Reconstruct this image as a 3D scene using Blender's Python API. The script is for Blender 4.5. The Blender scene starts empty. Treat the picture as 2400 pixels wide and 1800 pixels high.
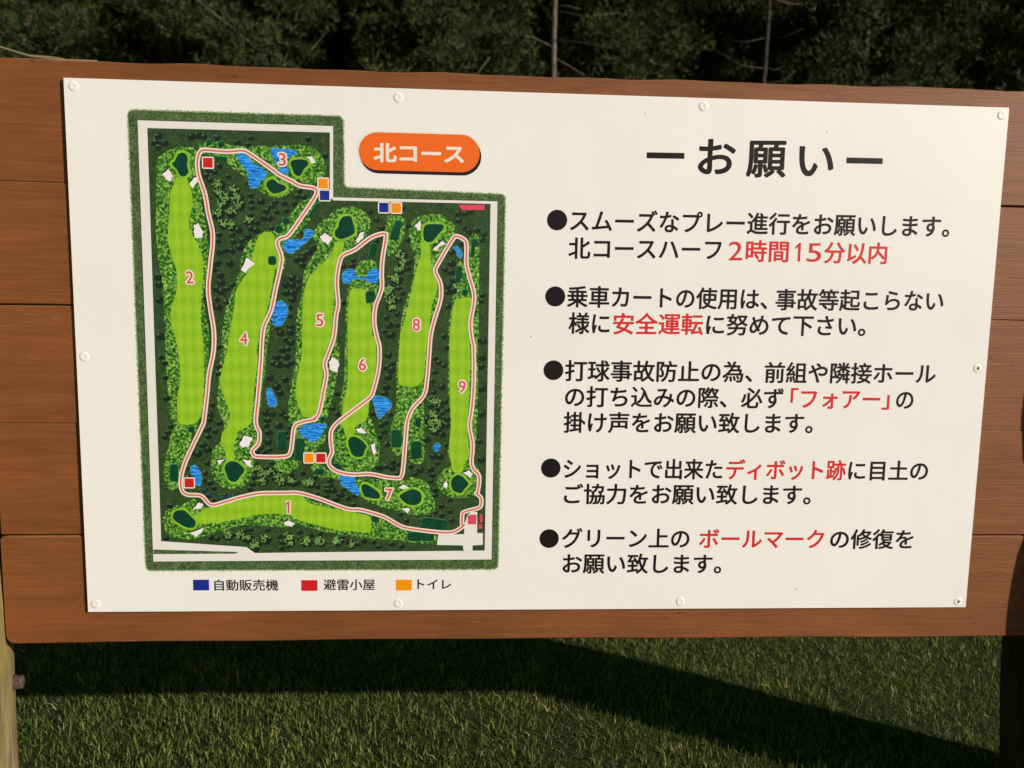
import bpy, bmesh, math, random
import numpy as np
from mathutils import Vector, Matrix
S = bpy.context.scene
COL = S.collection
R = math.radians

# ------------------------------------------------------------------ camera, sky, sun, exposure
cam_d = bpy.data.cameras.new('camera'); cam = bpy.data.objects.new('camera', cam_d); COL.objects.link(cam)
cam_d.sensor_width = 36; cam_d.lens = 28.5; cam_d.clip_start = 0.02; cam_d.clip_end = 2000
cam_d.dof.use_dof = True; cam_d.dof.focus_distance = 1.36; cam_d.dof.aperture_fstop = 5.6
_r = Vector((0.99825, -0.05639, 0.01758)); _u = Vector((-0.01075, 0.11938, 0.99279)); _f = Vector((0.05808, 0.99125, -0.11857))
cam.matrix_world = Matrix(((_r.x, _u.x, -_f.x, 0.6169), (_r.y, _u.y, -_f.y, -1.3252), (_r.z, _u.z, -_f.z, 0.9646), (0, 0, 0, 1)))
S.camera = cam
SUN = Vector((0.848 * math.cos(R(20.7)), -0.53 * math.cos(R(20.7)), math.sin(R(20.7)))).normalized()
W = bpy.data.worlds.new('World'); S.world = W; W.use_nodes = True
sky = W.node_tree.nodes.new('ShaderNodeTexSky'); sky.sky_type = 'NISHITA'; sky.sun_disc = False
sky.sun_elevation = math.asin(SUN.z); sky.sun_rotation = math.atan2(SUN.x, SUN.y)
bg = W.node_tree.nodes['Background']; bg.inputs['Strength'].default_value = 0.05
W.node_tree.links.new(sky.outputs[0], bg.inputs[0])
sl = bpy.data.lights.new('sun', 'SUN'); sl.energy = 5.0; sl.angle = R(0.8); sl.color = (1.0, 0.90, 0.785)
so = bpy.data.objects.new('sun', sl); COL.objects.link(so); so.rotation_euler = SUN.to_track_quat('Z', 'Y').to_euler(); so.location = (6, -4, 8)
S.view_settings.view_transform = 'Standard'; S.view_settings.look = 'None'
S.view_settings.exposure = 0.21; S.view_settings.gamma = 1
S.render.engine = 'CYCLES'
S.cycles.use_denoising = True

# ------------------------------------------------------------------ helpers
def tag(o, label=None, cat=None, group=None, kind=None):
    for k, v in (('label', label), ('category', cat), ('group', group), ('kind', kind)):
        if v: o[k] = v
    return o
def empty(name, loc):
    o = bpy.data.objects.new(name, None); COL.objects.link(o); o.location = loc; o.empty_display_size = 0.1
    return o
def wloc(o):
    v = Vector((0, 0, 0))
    while o: v = v + o.location; o = o.parent
    return v
def link(name, me, mats, parent=None):
    """link a mesh given in world coordinates, as a child its coordinates become relative to the parent"""
    if not isinstance(mats, (list, tuple)): mats = [mats]
    if not me.materials:
        for m in mats: me.materials.append(m)
    o = bpy.data.objects.new(name, me); COL.objects.link(o)
    if parent:
        me.transform(Matrix.Translation(-wloc(parent))); o.parent = parent
    return o
def bm_link(name, bm, mats, parent=None, smooth=False):
    me = bpy.data.meshes.new(name); bm.to_mesh(me); bm.free()
    if smooth:
        for p in me.polygons: p.use_smooth = True
    return link(name, me, mats, parent)
def srgb(c):
    return tuple(((v / 255) / 12.92 if v / 255 <= 0.04045 else ((v / 255 + 0.055) / 1.055) ** 2.4) for v in c)
def ink(r, g, b):                      # printed ink colour
    l = srgb((r, g, b)); return (l[0] * 0.93, l[1] * 1.0, l[2] * 1.12, 1)
class NT:
    def __init__(s, name, rough=0.6, spec=0.5):
        s.m = bpy.data.materials.new(name); s.m.use_nodes = True; s.t = s.m.node_tree; s.b = s.t.nodes['Principled BSDF']
        s.b.inputs['Roughness'].default_value = rough; s.b.inputs['Specular IOR Level'].default_value = spec
    def n(s, kind, **kw):
        n = s.t.nodes.new('ShaderNode' + kind)
        for k, v in kw.items():
            if k[0] == '_': setattr(n, k[1:], v)
            else: n.inputs[k.replace('__', ' ')].default_value = v
        return n
    def l(s, a, b): s.t.links.new(a, b)
    def coord(s, scale=(1, 1, 1), out='Object', rot=(0, 0, 0)):
        c = s.n('TexCoord'); m = s.n('Mapping', Scale=scale, Rotation=rot); s.l(c.outputs[out], m.inputs[0]); return m.outputs[0]
    def noise(s, vec, scale, detail=4, rough=0.5, dist=0):
        n = s.n('TexNoise', Scale=scale, Detail=detail, Roughness=rough, Distortion=dist); s.l(vec, n.inputs['Vector']); return n.outputs['Fac']
    def ramp(s, fac, stops, interp='LINEAR'):
        r = s.n('ValToRGB'); r.color_ramp.interpolation = interp; e = r.color_ramp.elements
        while len(e) < len(stops): e.new(0.5)
        for q, (p, c) in zip(e, stops): q.position = p; q.color = c if len(c) == 4 else (*c, 1)
        s.l(fac, r.inputs[0]); return r.outputs[0]
    def mix(s, a, b, fac, mode='MIX'):
        m = s.n('MixRGB', _blend_type=mode)
        for i, v in ((0, fac), (1, a), (2, b)):
            if isinstance(v, (int, float)): m.inputs[i].default_value = v
            elif isinstance(v, tuple): m.inputs[i].default_value = v if len(v) == 4 else (*v, 1)
            else: s.l(v, m.inputs[i])
        return m.outputs[0]
    def math(s, op, a, b=0.0):
        m = s.n('Math', _operation=op)
        for i, v in ((0, a), (1, b)):
            if isinstance(v, (int, float)): m.inputs[i].default_value = v
            else: s.l(v, m.inputs[i])
        return m.outputs[0]
    def base(s, c):
        if isinstance(c, tuple): s.b.inputs['Base Color'].default_value = c if len(c) == 4 else (*c, 1)
        else: s.l(c, s.b.inputs['Base Color'])
        return s
    def bump(s, h, strength=0.3, dist=0.002):
        b = s.n('Bump', Strength=strength, Distance=dist); s.l(h, b.inputs['Height']); s.l(b.outputs[0], s.b.inputs['Normal']); return s
def plain(name, c, rough=0.6, spec=0.5): return NT(name, rough, spec).base(c).m

# ------------------------------------------------------------------ materials
def wood_paint():
    t = NT('brown stained timber', 0.55, 0.35)
    oi = t.n('ObjectInfo')
    c = t.n('TexCoord'); add = t.n('VectorMath', _operation='ADD')
    t.l(c.outputs['Object'], add.inputs[0])
    sc = t.n('VectorMath', _operation='SCALE'); sc.inputs[0].default_value = (7, 3, 11); t.l(oi.outputs['Random'], sc.inputs['Scale']); t.l(sc.outputs[0], add.inputs[1])
    def mp(scale):
        m = t.n('Mapping', Scale=scale); t.l(add.outputs[0], m.inputs[0]); return m.outputs[0]
    grain = t.noise(mp((1.5, 14, 20)), 3.0, 7, 0.66, 1.2)
    fine = t.noise(mp((5, 150, 210)), 2.2, 3, 0.6)
    blot = t.noise(mp((3, 3, 7)), 1.6, 7, 0.62)
    col = t.ramp(grain, [(0.22, (0.160, 0.0505, 0.0135)), (0.5, (0.200, 0.0665, 0.0185)), (0.80, (0.24, 0.086, 0.028))])
    col = t.mix(col, t.ramp(fine, [(0.35, (0.78, 0.76, 0.74)), (0.65, (1.08, 1.08, 1.08))]), 0.45, 'MULTIPLY')
    col = t.mix(col, t.ramp(blot, [(0.3, (0.74, 0.78, 0.80)), (0.7, (1.20, 1.18, 1.20))]), 0.8, 'MULTIPLY')
    # scuffed streaks where the stain has worn thin
    streak = t.noise(mp((9, 30, 170)), 2.0, 3, 0.7)
    patch = t.noise(mp((2.2, 2, 4)), 1.6, 2, 0.5)
    sm = t.math('MULTIPLY', t.ramp(streak, [(0.60, (0, 0, 0)), (0.72, (1, 1, 1))]), t.ramp(patch, [(0.50, (0, 0, 0)), (0.66, (1, 1, 1))]))
    col = t.mix(col, (0.40, 0.19, 0.085), t.math('MULTIPLY', sm, 0.55))
    # dark weather stains
    ds = t.noise(mp((7, 7, 26)), 2.4, 4, 0.6)
    col = t.mix(col, (0.075, 0.042, 0.020), t.math('MULTIPLY', t.ramp(ds, [(0.68, (0, 0, 0)), (0.80, (1, 1, 1))]), 0.5))
    # small knots, nail marks and pale chips
    for sc_, lo_, hi_, cc, kk in ((26, 0.05, 0.10, (0.06, 0.028, 0.010), 0.8), (41, 0.04, 0.085, (0.36, 0.19, 0.09), 0.6)):
        v = t.n('TexVoronoi', Scale=sc_); t.l(mp((0.8, 1, 1.6)), v.inputs['Vector'])
        thin = t.noise(mp((2, 2, 3)), 2.3 + sc_ * 0.01, 2, 0.5)
        col = t.mix(col, cc, t.math('MULTIPLY', t.math('MULTIPLY', t.ramp(v.outputs['Distance'], [(lo_, (1, 1, 1)), (hi_, (0, 0, 0))]), t.ramp(thin, [(0.52, (0, 0, 0)), (0.60, (1, 1, 1))])), kk))
    # grey-green bloom on the upper arris
    g = t.n('NewGeometry'); sx = t.n('SeparateXYZ'); t.l(g.outputs['Normal'], sx.inputs[0])
    up = t.math('MULTIPLY', t.ramp(sx.outputs[2], [(0.55, (0, 0, 0)), (0.95, (1, 1, 1))]), t.ramp(blot, [(0.35, (0.2, 0.2, 0.2)), (0.6, (1, 1, 1))]))
    col = t.mix(col, (0.25, 0.20, 0.11), t.math('MULTIPLY', up, 0.7))
    t.base(col); t.bump(t.math('ADD', t.math('MULTIPLY', grain, 0.7), t.math('MULTIPLY', fine, 0.5)), 0.45, 0.0022)
    return t.m
def log_wood(name='weathered mossy log', tint=(1, 1, 1), moss=0.72):
    t = NT(name, 0.85, 0.2)
    g1 = t.noise(t.coord((14, 14, 1.1)), 4, 6, 0.65, 0.8)
    g2 = t.noise(t.coord((60, 60, 2.5)), 4, 4, 0.6)
    ms = t.noise(t.coord((3, 3, 1.6)), 2.5, 5, 0.6)
    col = t.ramp(g1, [(0.28, (0.055, 0.038, 0.020)), (0.45, (0.17, 0.125, 0.07)), (0.7, (0.33, 0.26, 0.15))])
    col = t.mix(col, t.ramp(g2, [(0.35, (0.40, 0.38, 0.35)), (0.65, (1.02, 1.02, 1.02))]), 0.8, 'MULTIPLY')
    col = t.mix(col, (0.25, 0.205, 0.045), t.math('MULTIPLY', t.ramp(ms, [(0.33, (0, 0, 0)), (0.58, (1, 1, 1))]), moss))
    col = t.mix(col, tint, 1.0, 'MULTIPLY')
    t.base(col); t.bump(t.math('ADD', g1, t.math('MULTIPLY', g2, 0.5)), 0.7, 0.006)
    return t.m
def sheet_mat():
    t = NT('white sign sheet', 0.42, 0.4)
    a = t.noise(t.coord((2, 2, 2)), 1.5, 4, 0.5)
    b = t.noise(t.coord((1, 1, 1)), 260, 2, 0.5)
    col = t.mix(t.ramp(a, [(0.3, (0.80, 0.795, 0.765)), (0.7, (0.84, 0.835, 0.81))]), t.ramp(b, [(0.3, (0.975, 0.975, 0.97)), (0.7, (1, 1, 1))]), 1.0, 'MULTIPLY')
    st = t.noise(t.coord((34, 1, 1.2)), 1.4, 5, 0.65); pt_ = t.noise(t.coord((1, 1, 1)), 2.6, 3, 0.5)      # faint rain streaks and grime
    dirt = t.math('MULTIPLY', t.ramp(st, [(0.52, (0, 0, 0)), (0.72, (1, 1, 1))]), t.ramp(pt_, [(0.42, (0, 0, 0)), (0.65, (1, 1, 1))]))
    col = t.mix(col, (0.66, 0.62, 0.52), t.math('MULTIPLY', dirt, 0.16))
    t.base(col); t.bump(t.noise(t.coord((1, 1, 1)), 3.2, 2, 0.5), 0.06, 0.02); return t.m
def speckle(name, scale, stops, detail=2, spread=None):
    t = NT(name, 0.42, 0.35)
    v = t.coord((1, 1, 1))
    a = t.noise(v, scale, detail, 0.6); b = t.noise(v, scale * 0.18, 3, 0.55)
    col = t.ramp(a, stops)
    col = t.mix(col, t.ramp(b, [(0.35, (0.70, 0.74, 0.68)), (0.65, (1.18, 1.12, 1.1))]), 0.8, 'MULTIPLY')
    return t.base(col).m
def fairway_mat():
    t = NT('printed fairway', 0.42, 0.35)
    c = t.n('TexCoord'); s = t.n('SeparateXYZ'); t.l(c.outputs['Object'], s.inputs[0])
    p = 2 * math.pi / 0.029
    u = t.math('SINE', t.math('MULTIPLY', t.math('ADD', s.outputs[0], t.math('MULTIPLY', s.outputs[2], 0.55)), p))
    v = t.math('SINE', t.math('MULTIPLY', t.math('SUBTRACT', s.outputs[0], t.math('MULTIPLY', s.outputs[2], 0.55)), p))
    k = t.math('ADD', t.math('MULTIPLY', t.math('MULTIPLY', u, v), 1.1), 0.5); k = t.math('MINIMUM', t.math('MAXIMUM', k, 0.0), 1.0)
    nz = t.noise(t.coord((1, 1, 1)), 420, 2, 0.5)
    k = t.math('ADD', k, t.math('MULTIPLY', t.math('SUBTRACT', nz, 0.5), 0.5))
    return t.base(t.ramp(k, [(0.0, ink(137, 184, 31)), (1.0, ink(154, 195, 40))])).m
def pond_mat():
    t = NT('printed water', 0.42, 0.35)
    w = t.n('TexWave', Scale=62.0, Distortion=11.0, Detail=3.0); w.bands_direction = 'Z'; w.inputs['Detail Scale'].default_value = 2.6
    t.l(t.coord((0.35, 1, 1)), w.inputs['Vector'])
    return t.base(t.ramp(w.outputs['Fac'], [(0.05, ink(22, 96, 178)), (0.4, ink(34, 132, 214)), (0.95, ink(66, 162, 236))])).m
def ground_mat():
    t = NT('lawn soil', 0.95, 0.1)
    a = t.noise(t.coord((1, 1, 1)), 3.2, 6, 0.65); b = t.noise(t.coord((1, 1, 1)), 90, 4, 0.7)
    col = t.mix(t.ramp(a, [(0.3, (0.028, 0.040, 0.012)), (0.7, (0.05, 0.068, 0.02))]), t.ramp(b, [(0.3, (0.4, 0.4, 0.4)), (0.7, (1.3, 1.3, 1.2))]), 1.0, 'MULTIPLY')
    t.base(col); t.bump(b, 0.8, 0.02); return t.m
def grass_mat():
    t = NT('grass blades', 0.5, 0.3)
    g = t.n('NewGeometry'); a = t.noise(t.coord((1, 1, 1)), 3.0, 4, 0.6)
    col = t.ramp(g.outputs['Random Per Island'], [(0.0, (0.046, 0.080, 0.015)), (0.40, (0.106, 0.156, 0.030)), (0.78, (0.178, 0.220, 0.052)), (0.94, (0.27, 0.27, 0.09)), (0.985, (0.48, 0.41, 0.20))])
    col = t.mix(col, t.ramp(a, [(0.32, (0.6, 0.72, 0.6)), (0.68, (1.22, 1.12, 1.0))]), 1.0, 'MULTIPLY')
    t.base(col)
    tr = t.n('BsdfTranslucent'); t.l(col, tr.inputs['Color'])
    mx = t.n('MixShader'); mx.inputs[0].default_value = 0.28
    out = t.t.nodes['Material Output']; t.l(t.b.outputs[0], mx.inputs[1]); t.l(tr.outputs[0], mx.inputs[2]); t.l(mx.outputs[0], out.inputs[0])
    return t.m
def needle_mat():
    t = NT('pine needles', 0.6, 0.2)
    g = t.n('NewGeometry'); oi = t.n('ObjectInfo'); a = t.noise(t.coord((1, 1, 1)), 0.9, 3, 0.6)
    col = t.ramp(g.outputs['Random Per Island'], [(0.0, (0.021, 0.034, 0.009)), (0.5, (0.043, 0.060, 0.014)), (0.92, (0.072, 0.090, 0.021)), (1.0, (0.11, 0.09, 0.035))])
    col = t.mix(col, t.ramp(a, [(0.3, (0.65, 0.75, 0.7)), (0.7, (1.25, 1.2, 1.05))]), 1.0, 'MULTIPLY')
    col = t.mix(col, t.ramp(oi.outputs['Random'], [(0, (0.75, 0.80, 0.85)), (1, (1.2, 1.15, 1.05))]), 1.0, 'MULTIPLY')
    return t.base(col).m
def bark_mat(k=1.0):
    t = NT('pine bark', 0.9, 0.15)
    a = t.noise(t.coord((9, 9, 2.2)), 2.5, 5, 0.65)
    t.base(t.ramp(a, [(0.3, (0.04 * k, 0.032 * k, 0.024 * k)), (0.55, (0.125 * k, 0.10 * k, 0.072 * k)), (0.8, (0.25 * k, 0.20 * k, 0.15 * k))])); t.bump(a, 0.7, 0.02); return t.m
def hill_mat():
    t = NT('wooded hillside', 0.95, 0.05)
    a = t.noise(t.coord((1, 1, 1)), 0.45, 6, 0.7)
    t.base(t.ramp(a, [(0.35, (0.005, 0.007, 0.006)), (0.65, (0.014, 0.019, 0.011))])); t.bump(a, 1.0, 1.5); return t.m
M = dict(wood=wood_paint(), log=log_wood(moss=0.85), shadedlog=log_wood('shade-tinted log', (0.30, 0.27, 0.24), 0.1), sheet=sheet_mat(), ground=ground_mat(), grass=grass_mat(), needle=needle_mat(), bark=bark_mat(), darkbark=bark_mat(0.4), hill=hill_mat(),  # right post's log is tinted dark to stand in for shade
         black=plain('black ink', ink(24, 19, 20), 0.5, 0.22), red=plain('red ink', ink(214, 40, 36), 0.4), cream=plain('pale ink outline', (0.80, 0.74, 0.66, 1), 0.42),
         rule=plain('dark ink', ink(36, 26, 32), 0.5, 0.25), orange=plain('orange ink', ink(240, 104, 20), 0.4), sq_orange=plain('amber ink', ink(244, 146, 6), 0.4),
         sq_blue=plain('navy ink', ink(22, 44, 132), 0.4), sq_red=plain('scarlet ink', ink(206, 30, 26), 0.4), pink=plain('crimson ink', ink(226, 70, 92), 0.4),
         pathred=plain('cart path ink', ink(212, 108, 88), 0.42), numred=plain('number ink', ink(218, 84, 66), 0.42),
         road=plain('printed road', (0.75, 0.74, 0.70, 1), 0.42), sand=plain('printed sand', ink(240, 229, 220), 0.42), shade=plain('printed dark edge', ink(34, 40, 26), 0.42),
         fringe=speckle('printed green fringe', 420, [(0.3, ink(118, 172, 34)), (0.7, ink(150, 200, 52))]), tee=speckle('printed tee', 300, [(0.3, ink(8, 58, 36)), (0.7, ink(16, 80, 46))]),
         green=speckle('printed putting green', 300, [(0.3, ink(5, 56, 42)), (0.7, ink(10, 68, 46))]), teerim=plain('printed tee rim', ink(66, 130, 78), 0.42),
         hedge=speckle('printed hedge', 430, [(0.32, ink(46, 66, 33)), (0.5, ink(74, 97, 53)), (0.68, ink(112, 134, 84))]),
         land=speckle('printed woodland floor', 520, [(0.3, ink(32, 52, 24)), (0.55, ink(54, 78, 40)), (0.75, ink(84, 106, 62))]),
         rough=speckle('printed rough', 235, [(0.37, ink(20, 70, 18)), (0.47, ink(60, 122, 34)), (0.55, ink(104, 156, 52)), (0.65, ink(166, 194, 92))]),
         fairway=fairway_mat(), pond=pond_mat(), bush=plain('printed bush', ink(20, 34, 20), 0.42), bushlit=speckle('printed bush leaves', 300, [(0.3, ink(48, 86, 52)), (0.7, ink(92, 132, 88))]),
         leaf=speckle('printed leaves', 300, [(0.3, ink(58, 116, 34)), (0.7, ink(146, 186, 100))]), cap=plain('off white plastic cap', (0.83, 0.81, 0.75, 1), 0.35, 0.4), hole=plain('grimy screw hole', (0.12, 0.11, 0.09, 1), 0.7),
         rust=None, joint=plain('joint grime', (0.02, 0.015, 0.01, 1), 0.9))
_t = NT('rusty bolt', 0.7, 0.4); _t.base(_t.ramp(_t.noise(_t.coord(), 160, 4), [(0.3, (0.035, 0.022, 0.018)), (0.7, (0.095, 0.062, 0.052))])); M['rust'] = _t.m

# ------------------------------------------------------------------ setting: lawn, wooded hillside behind
GZ = 0.0
def grid_mesh(name, xs, ys, zf):
    vs = [(x, y, zf(x, y)) for y in ys for x in xs]; n = len(xs)
    fs = [(j * n + i, j * n + i + 1, (j + 1) * n + i + 1, (j + 1) * n + i) for j in range(len(ys) - 1) for i in range(n - 1)]
    me = bpy.data.meshes.new(name); me.from_pydata(vs, [], fs)
    for p in me.polygons: p.use_smooth = True
    return me
def lawn_z(x, y): return 0.012 * math.sin(2.1 * x + 0.7) * math.cos(1.7 * y) + 0.006 * math.sin(5.3 * x + 2.9 * y)
def axis(far, core, step):
    a = list(np.arange(-core, core + 1e-6, step)); g = [core * 1.5]
    while g[-1] < far: g.append(g[-1] * 1.6)
    return [-v for v in reversed(g)] + a + g
lawn = link('lawn', grid_mesh('lawn', axis(400, 4, 0.25), axis(400, 4, 0.25), lambda x, y: lawn_z(x, y) if max(abs(x), abs(y)) <= 4 else 0.0), M['ground']); tag(lawn, kind='structure')
random.seed(3)
def hill_z(x, y):
    d = y - 25 + 1.5 * math.sin(x * 0.13)
    return -0.3 + max(0, d) * 0.85 + 0.9 * math.sin(x * 0.35 + y * 0.2) * min(1, max(0, d) / 4)
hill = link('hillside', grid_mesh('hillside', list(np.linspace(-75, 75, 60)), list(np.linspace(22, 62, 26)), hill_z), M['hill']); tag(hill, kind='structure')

rng = np.random.default_rng(11)
def blades(x0, x1, y0, y1, n, hmin, hmax, wmin, wmax):
    x = rng.uniform(x0, x1, n); y = rng.uniform(y0, y1, n)
    # tufts: pull some blades towards tuft centres
    k = n // 14; cx = rng.uniform(x0, x1, k); cy = rng.uniform(y0, y1, k); pick = rng.integers(0, k, n); pull = rng.uniform(0, 1, n) < 0.6
    x = np.where(pull, cx[pick] + rng.normal(0, 0.014, n), x); y = np.where(pull, cy[pick] + rng.normal(0, 0.014, n), y)
    th = rng.uniform(0, 2 * np.pi, n); hk = (rng.uniform(0, 1, k) ** 2)[pick]
    h = rng.uniform(hmin, hmax, n) * (0.75 + 0.6 * hk); w = rng.uniform(wmin, wmax, n)
    lean = np.abs(rng.normal(0.45, 0.40, n)); flat = rng.uniform(0, 1, n) < 0.08; lean = np.where(flat, rng.uniform(1.1, 1.45, n), lean)
    la = rng.uniform(0, 2 * np.pi, n)
    z = 0.012 * np.sin(2.1 * x + 0.7) * np.cos(1.7 * y) + 0.006 * np.sin(5.3 * x + 2.9 * y) - 0.003
    wx, wy = np.cos(th) * w / 2, np.sin(th) * w / 2
    def at(f, bend): # position along the blade
        a = lean * bend
        return x + np.cos(la) * np.sin(a) * h * f, y + np.sin(la) * np.sin(a) * h * f, z + np.cos(a) * h * f
    m = at(0.5, 0.75); t = at(1.0, 1.25)
    V = np.stack([np.stack([x - wx, y - wy, z], 1), np.stack([x + wx, y + wy, z], 1), np.stack([m[0] + wx * .8, m[1] + wy * .8, m[2]], 1), np.stack([m[0] - wx * .8, m[1] - wy * .8, m[2]], 1), np.stack(t, 1)], 1)
    return V.reshape(-1, 3)
VV = [blades(-1.6, 3.0, -0.55, 1.7, 9000, 0.026, 0.046, 0.0014, 0.0026), blades(-1.6, 3.0, -0.55, 1.7, 300000, 0.011, 0.027, 0.0012, 0.0024),
      blades(-5, 6, -3.2, -0.55, 30000, 0.025, 0.05, 0.003, 0.005), blades(-6, 8, 1.7, 6, 40000, 0.025, 0.05, 0.004, 0.007),
      blades(-5, -1.6, -0.55, 1.7, 14000, 0.025, 0.05, 0.003, 0.005), blades(3.0, 6, -0.55, 1.7, 12000, 0.025, 0.05, 0.003, 0.005)]
def fast_mesh(name, V, loops, starts, totals):
    me = bpy.data.meshes.new(name); me.vertices.add(len(V)); me.vertices.foreach_set('co', V.astype(np.float32).ravel())
    me.loops.add(len(loops)); me.loops.foreach_set('vertex_index', loops.astype(np.int32).ravel())
    me.polygons.add(len(starts)); me.polygons.foreach_set('loop_start', starts.astype(np.int32)); me.polygons.foreach_set('loop_total', totals.astype(np.int32))
    me.update(calc_edges=True); me.validate(); return me
V = np.concatenate(VV); nb = len(V) // 5; b5 = np.arange(nb)[:, None] * 5
loops = (b5 + np.array([0, 1, 2, 3, 3, 2, 4])).ravel(); starts = (np.arange(nb)[:, None] * 7 + np.array([0, 4])).ravel(); totals = np.tile([4, 3], nb)
gr = link('grass', fast_mesh('grass', V, loops, starts, totals), M['grass'])
tag(gr, 'short green lawn grass under and around the sign board', 'grass', kind='stuff')

# ------------------------------------------------------------------ pines behind
def tube(bm, pts, radii, sides=7):
    rings = []
    for i, (p, r) in enumerate(zip(pts, radii)):
        d = (pts[min(i + 1, len(pts) - 1)] - pts[max(i - 1, 0)]).normalized()
        a = d.cross(Vector((0.31, 0.9, 0.2))).normalized(); b = d.cross(a)
        rings.append([bm.verts.new(p + (a * math.cos(2 * math.pi * k / sides) + b * math.sin(2 * math.pi * k / sides)) * r) for k in range(sides)])
    for q, w in zip(rings, rings[1:]):
        for k in range(sides): bm.faces.new((q[k], q[(k + 1) % sides], w[(k + 1) % sides], w[k]))
    bm.faces.new(rings[-1]); bm.faces.new(list(reversed(rings[0])))
def pine_meshes(seed, height, crown0, spread, dens, bare=False, bark='bark'):
    rd = random.Random(seed); rn = np.random.default_rng(seed)
    tb = bmesh.new(); clumps = []
    n = 15; lean = (rd.uniform(-.05, .05), rd.uniform(-.04, .04)) if not bare else (0.006, 0.01)
    wob = 1.0 if not bare else 1.5; ph = rd.uniform(0, 6)
    tp = [Vector((lean[0] * height * t + 0.12 * math.sin(ph + 5 * t * wob), lean[1] * height * t + 0.10 * math.cos(ph + 4 * t), height * t)) for t in np.linspace(0, 1, n)]
    def trunk_at(z):
        f = min(max(z / height, 0), 0.999) * (n - 1); i = int(f); return tp[i].lerp(tp[i + 1], f - i)
    r0 = 0.020 * height if not bare else 0.0048 * height
    tube(tb, [tp[0] - Vector((0, 0, 0.15))] + tp[1:], [r0 * (1.15 - 0.95 * t) for t in np.linspace(0, 1, n)], 9)
    z = crown0
    while z < height * 0.98:
        t = (z - crown0) / (height - crown0)
        L = spread * (0.55 + 0.45 * math.sin(min(1, t * 2.2) * 1.57)) * (1 - t) ** 0.65 * rd.uniform(0.65, 1.15) + 0.25
        for q in range(rd.randint(2, 4)):
            a = rd.uniform(0, 6.283); el = rd.uniform(-0.15, 0.35) + 0.5 * t
            p0 = trunk_at(z); pts = [p0]; cur = Vector((math.cos(a) * math.cos(el), math.sin(a) * math.cos(el), math.sin(el)))
            for s_ in range(4):
                cur = (cur + Vector((rd.uniform(-.25, .25), rd.uniform(-.25, .25), rd.uniform(-.05, .22)))).normalized()
                pts.append(pts[-1] + cur * L / 4)
            rb = 0.012 + 0.022 * L * 0.5
            tube(tb, pts, [rb, rb * .8, rb * .6, rb * .4, rb * .2], 5)
            if bare and t < 0.35 and rd.random() < 0.6: continue       # dead limb
            for s_ in (2, 3, 4):
                if rd.random() < 0.85: clumps.append(pts[s_] + Vector((rd.gauss(0, .10), rd.gauss(0, .10), rd.gauss(0.05, .06))))
            clumps.append(pts[4] + Vector((rd.gauss(0, .22), rd.gauss(0, .22), rd.gauss(0.12, .10))))
        z += rd.uniform(0.16, 0.30) * (1.0 if not bare else 1.25) / dens
    if bare:                                                         # dead stubs on the bare trunk
        for _ in range(16):
            zz = rd.uniform(0.3 * height, crown0); a = rd.uniform(0, 6.283); p0 = trunk_at(zz); L = rd.uniform(0.3, 1.1)
            d = Vector((math.cos(a), math.sin(a), rd.uniform(-.3, .3)))
            tube(tb, [p0, p0 + d * L * .5, p0 + d * L + Vector((0, 0, rd.uniform(-.1, .2)))], [0.009, 0.006, 0.003], 4)
    C = np.array([tuple(c) for c in clumps]); nt = 84
    # each clump: tufts in a flattened ellipsoid, each tuft a fan of needles pointing up and out
    k = len(C); dirs = rn.normal(0, 1, (k, nt, 3)); dirs /= np.linalg.norm(dirs, axis=2, keepdims=True)
    rad = rn.uniform(0.35, 1.0, (k, nt, 1)) ** 0.6; size = rn.uniform(0.16, 0.42, (k, 1, 1))
    T = C[:, None, :] + dirs * rad * size * np.array([1.15, 1.15, 0.72]); T = T.reshape(-1, 3)
    ax = dirs.reshape(-1, 3) * 0.7 + np.array([0, 0, 0.55]) + rn.normal(0, .25, (len(T), 3)); ax /= np.linalg.norm(ax, axis=1, keepdims=True)
    nn = 7; P = np.repeat(T, nn, 0); A = np.repeat(ax, nn, 0) + rn.normal(0, 0.45, (len(T) * nn, 3)); A /= np.linalg.norm(A, axis=1, keepdims=True)
    L = rn.uniform(0.06, 0.12, (len(P), 1)); side = np.cross(A, rn.normal(0, 1, A.shape)); side /= np.linalg.norm(side, axis=1, keepdims=True); w = 0.0062
    V = np.stack([P - side * w, P + side * w, P + A * L], 1).reshape(-1, 3); m = len(V) // 3
    crown = fast_mesh('crown', V, np.arange(3 * m), np.arange(m) * 3, np.full(m, 3)); crown.materials.append(M['needle'])
    tm = bpy.data.meshes.new('trunk'); tb.to_mesh(tm); tb.free(); tm.materials.append(M[bark])
    for p in tm.polygons: p.use_smooth = True
    return tm, crown
kinds = [pine_meshes(1, 8.2, 1.2, 1.75, 1.15), pine_meshes(2, 7.0, 0.8, 1.6, 1.2), pine_meshes(5, 9.0, 1.8, 1.9, 1.1), pine_meshes(8, 10.5, 6.2, 1.6, 1.0, True), pine_meshes(9, 6.2, 0.6, 1.5, 1.25), pine_meshes(14, 9.8, 5.4, 1.6, 1.0, True, 'darkbark')]
def pine(kind, x, y, rot, sc, label, group):
    o = empty('pine_tree', (x, y, -0.05 if y < 26 else hill_z(x, y) - 0.1)); o.rotation_euler.z = rot; o.scale = (sc, sc, sc)
    tag(o, label, 'tree', group)
    for nm, me in zip(('trunk', 'crown'), kinds[kind]):
        c = bpy.data.objects.new(nm, me); COL.objects.link(c); c.parent = o
    return o
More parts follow.
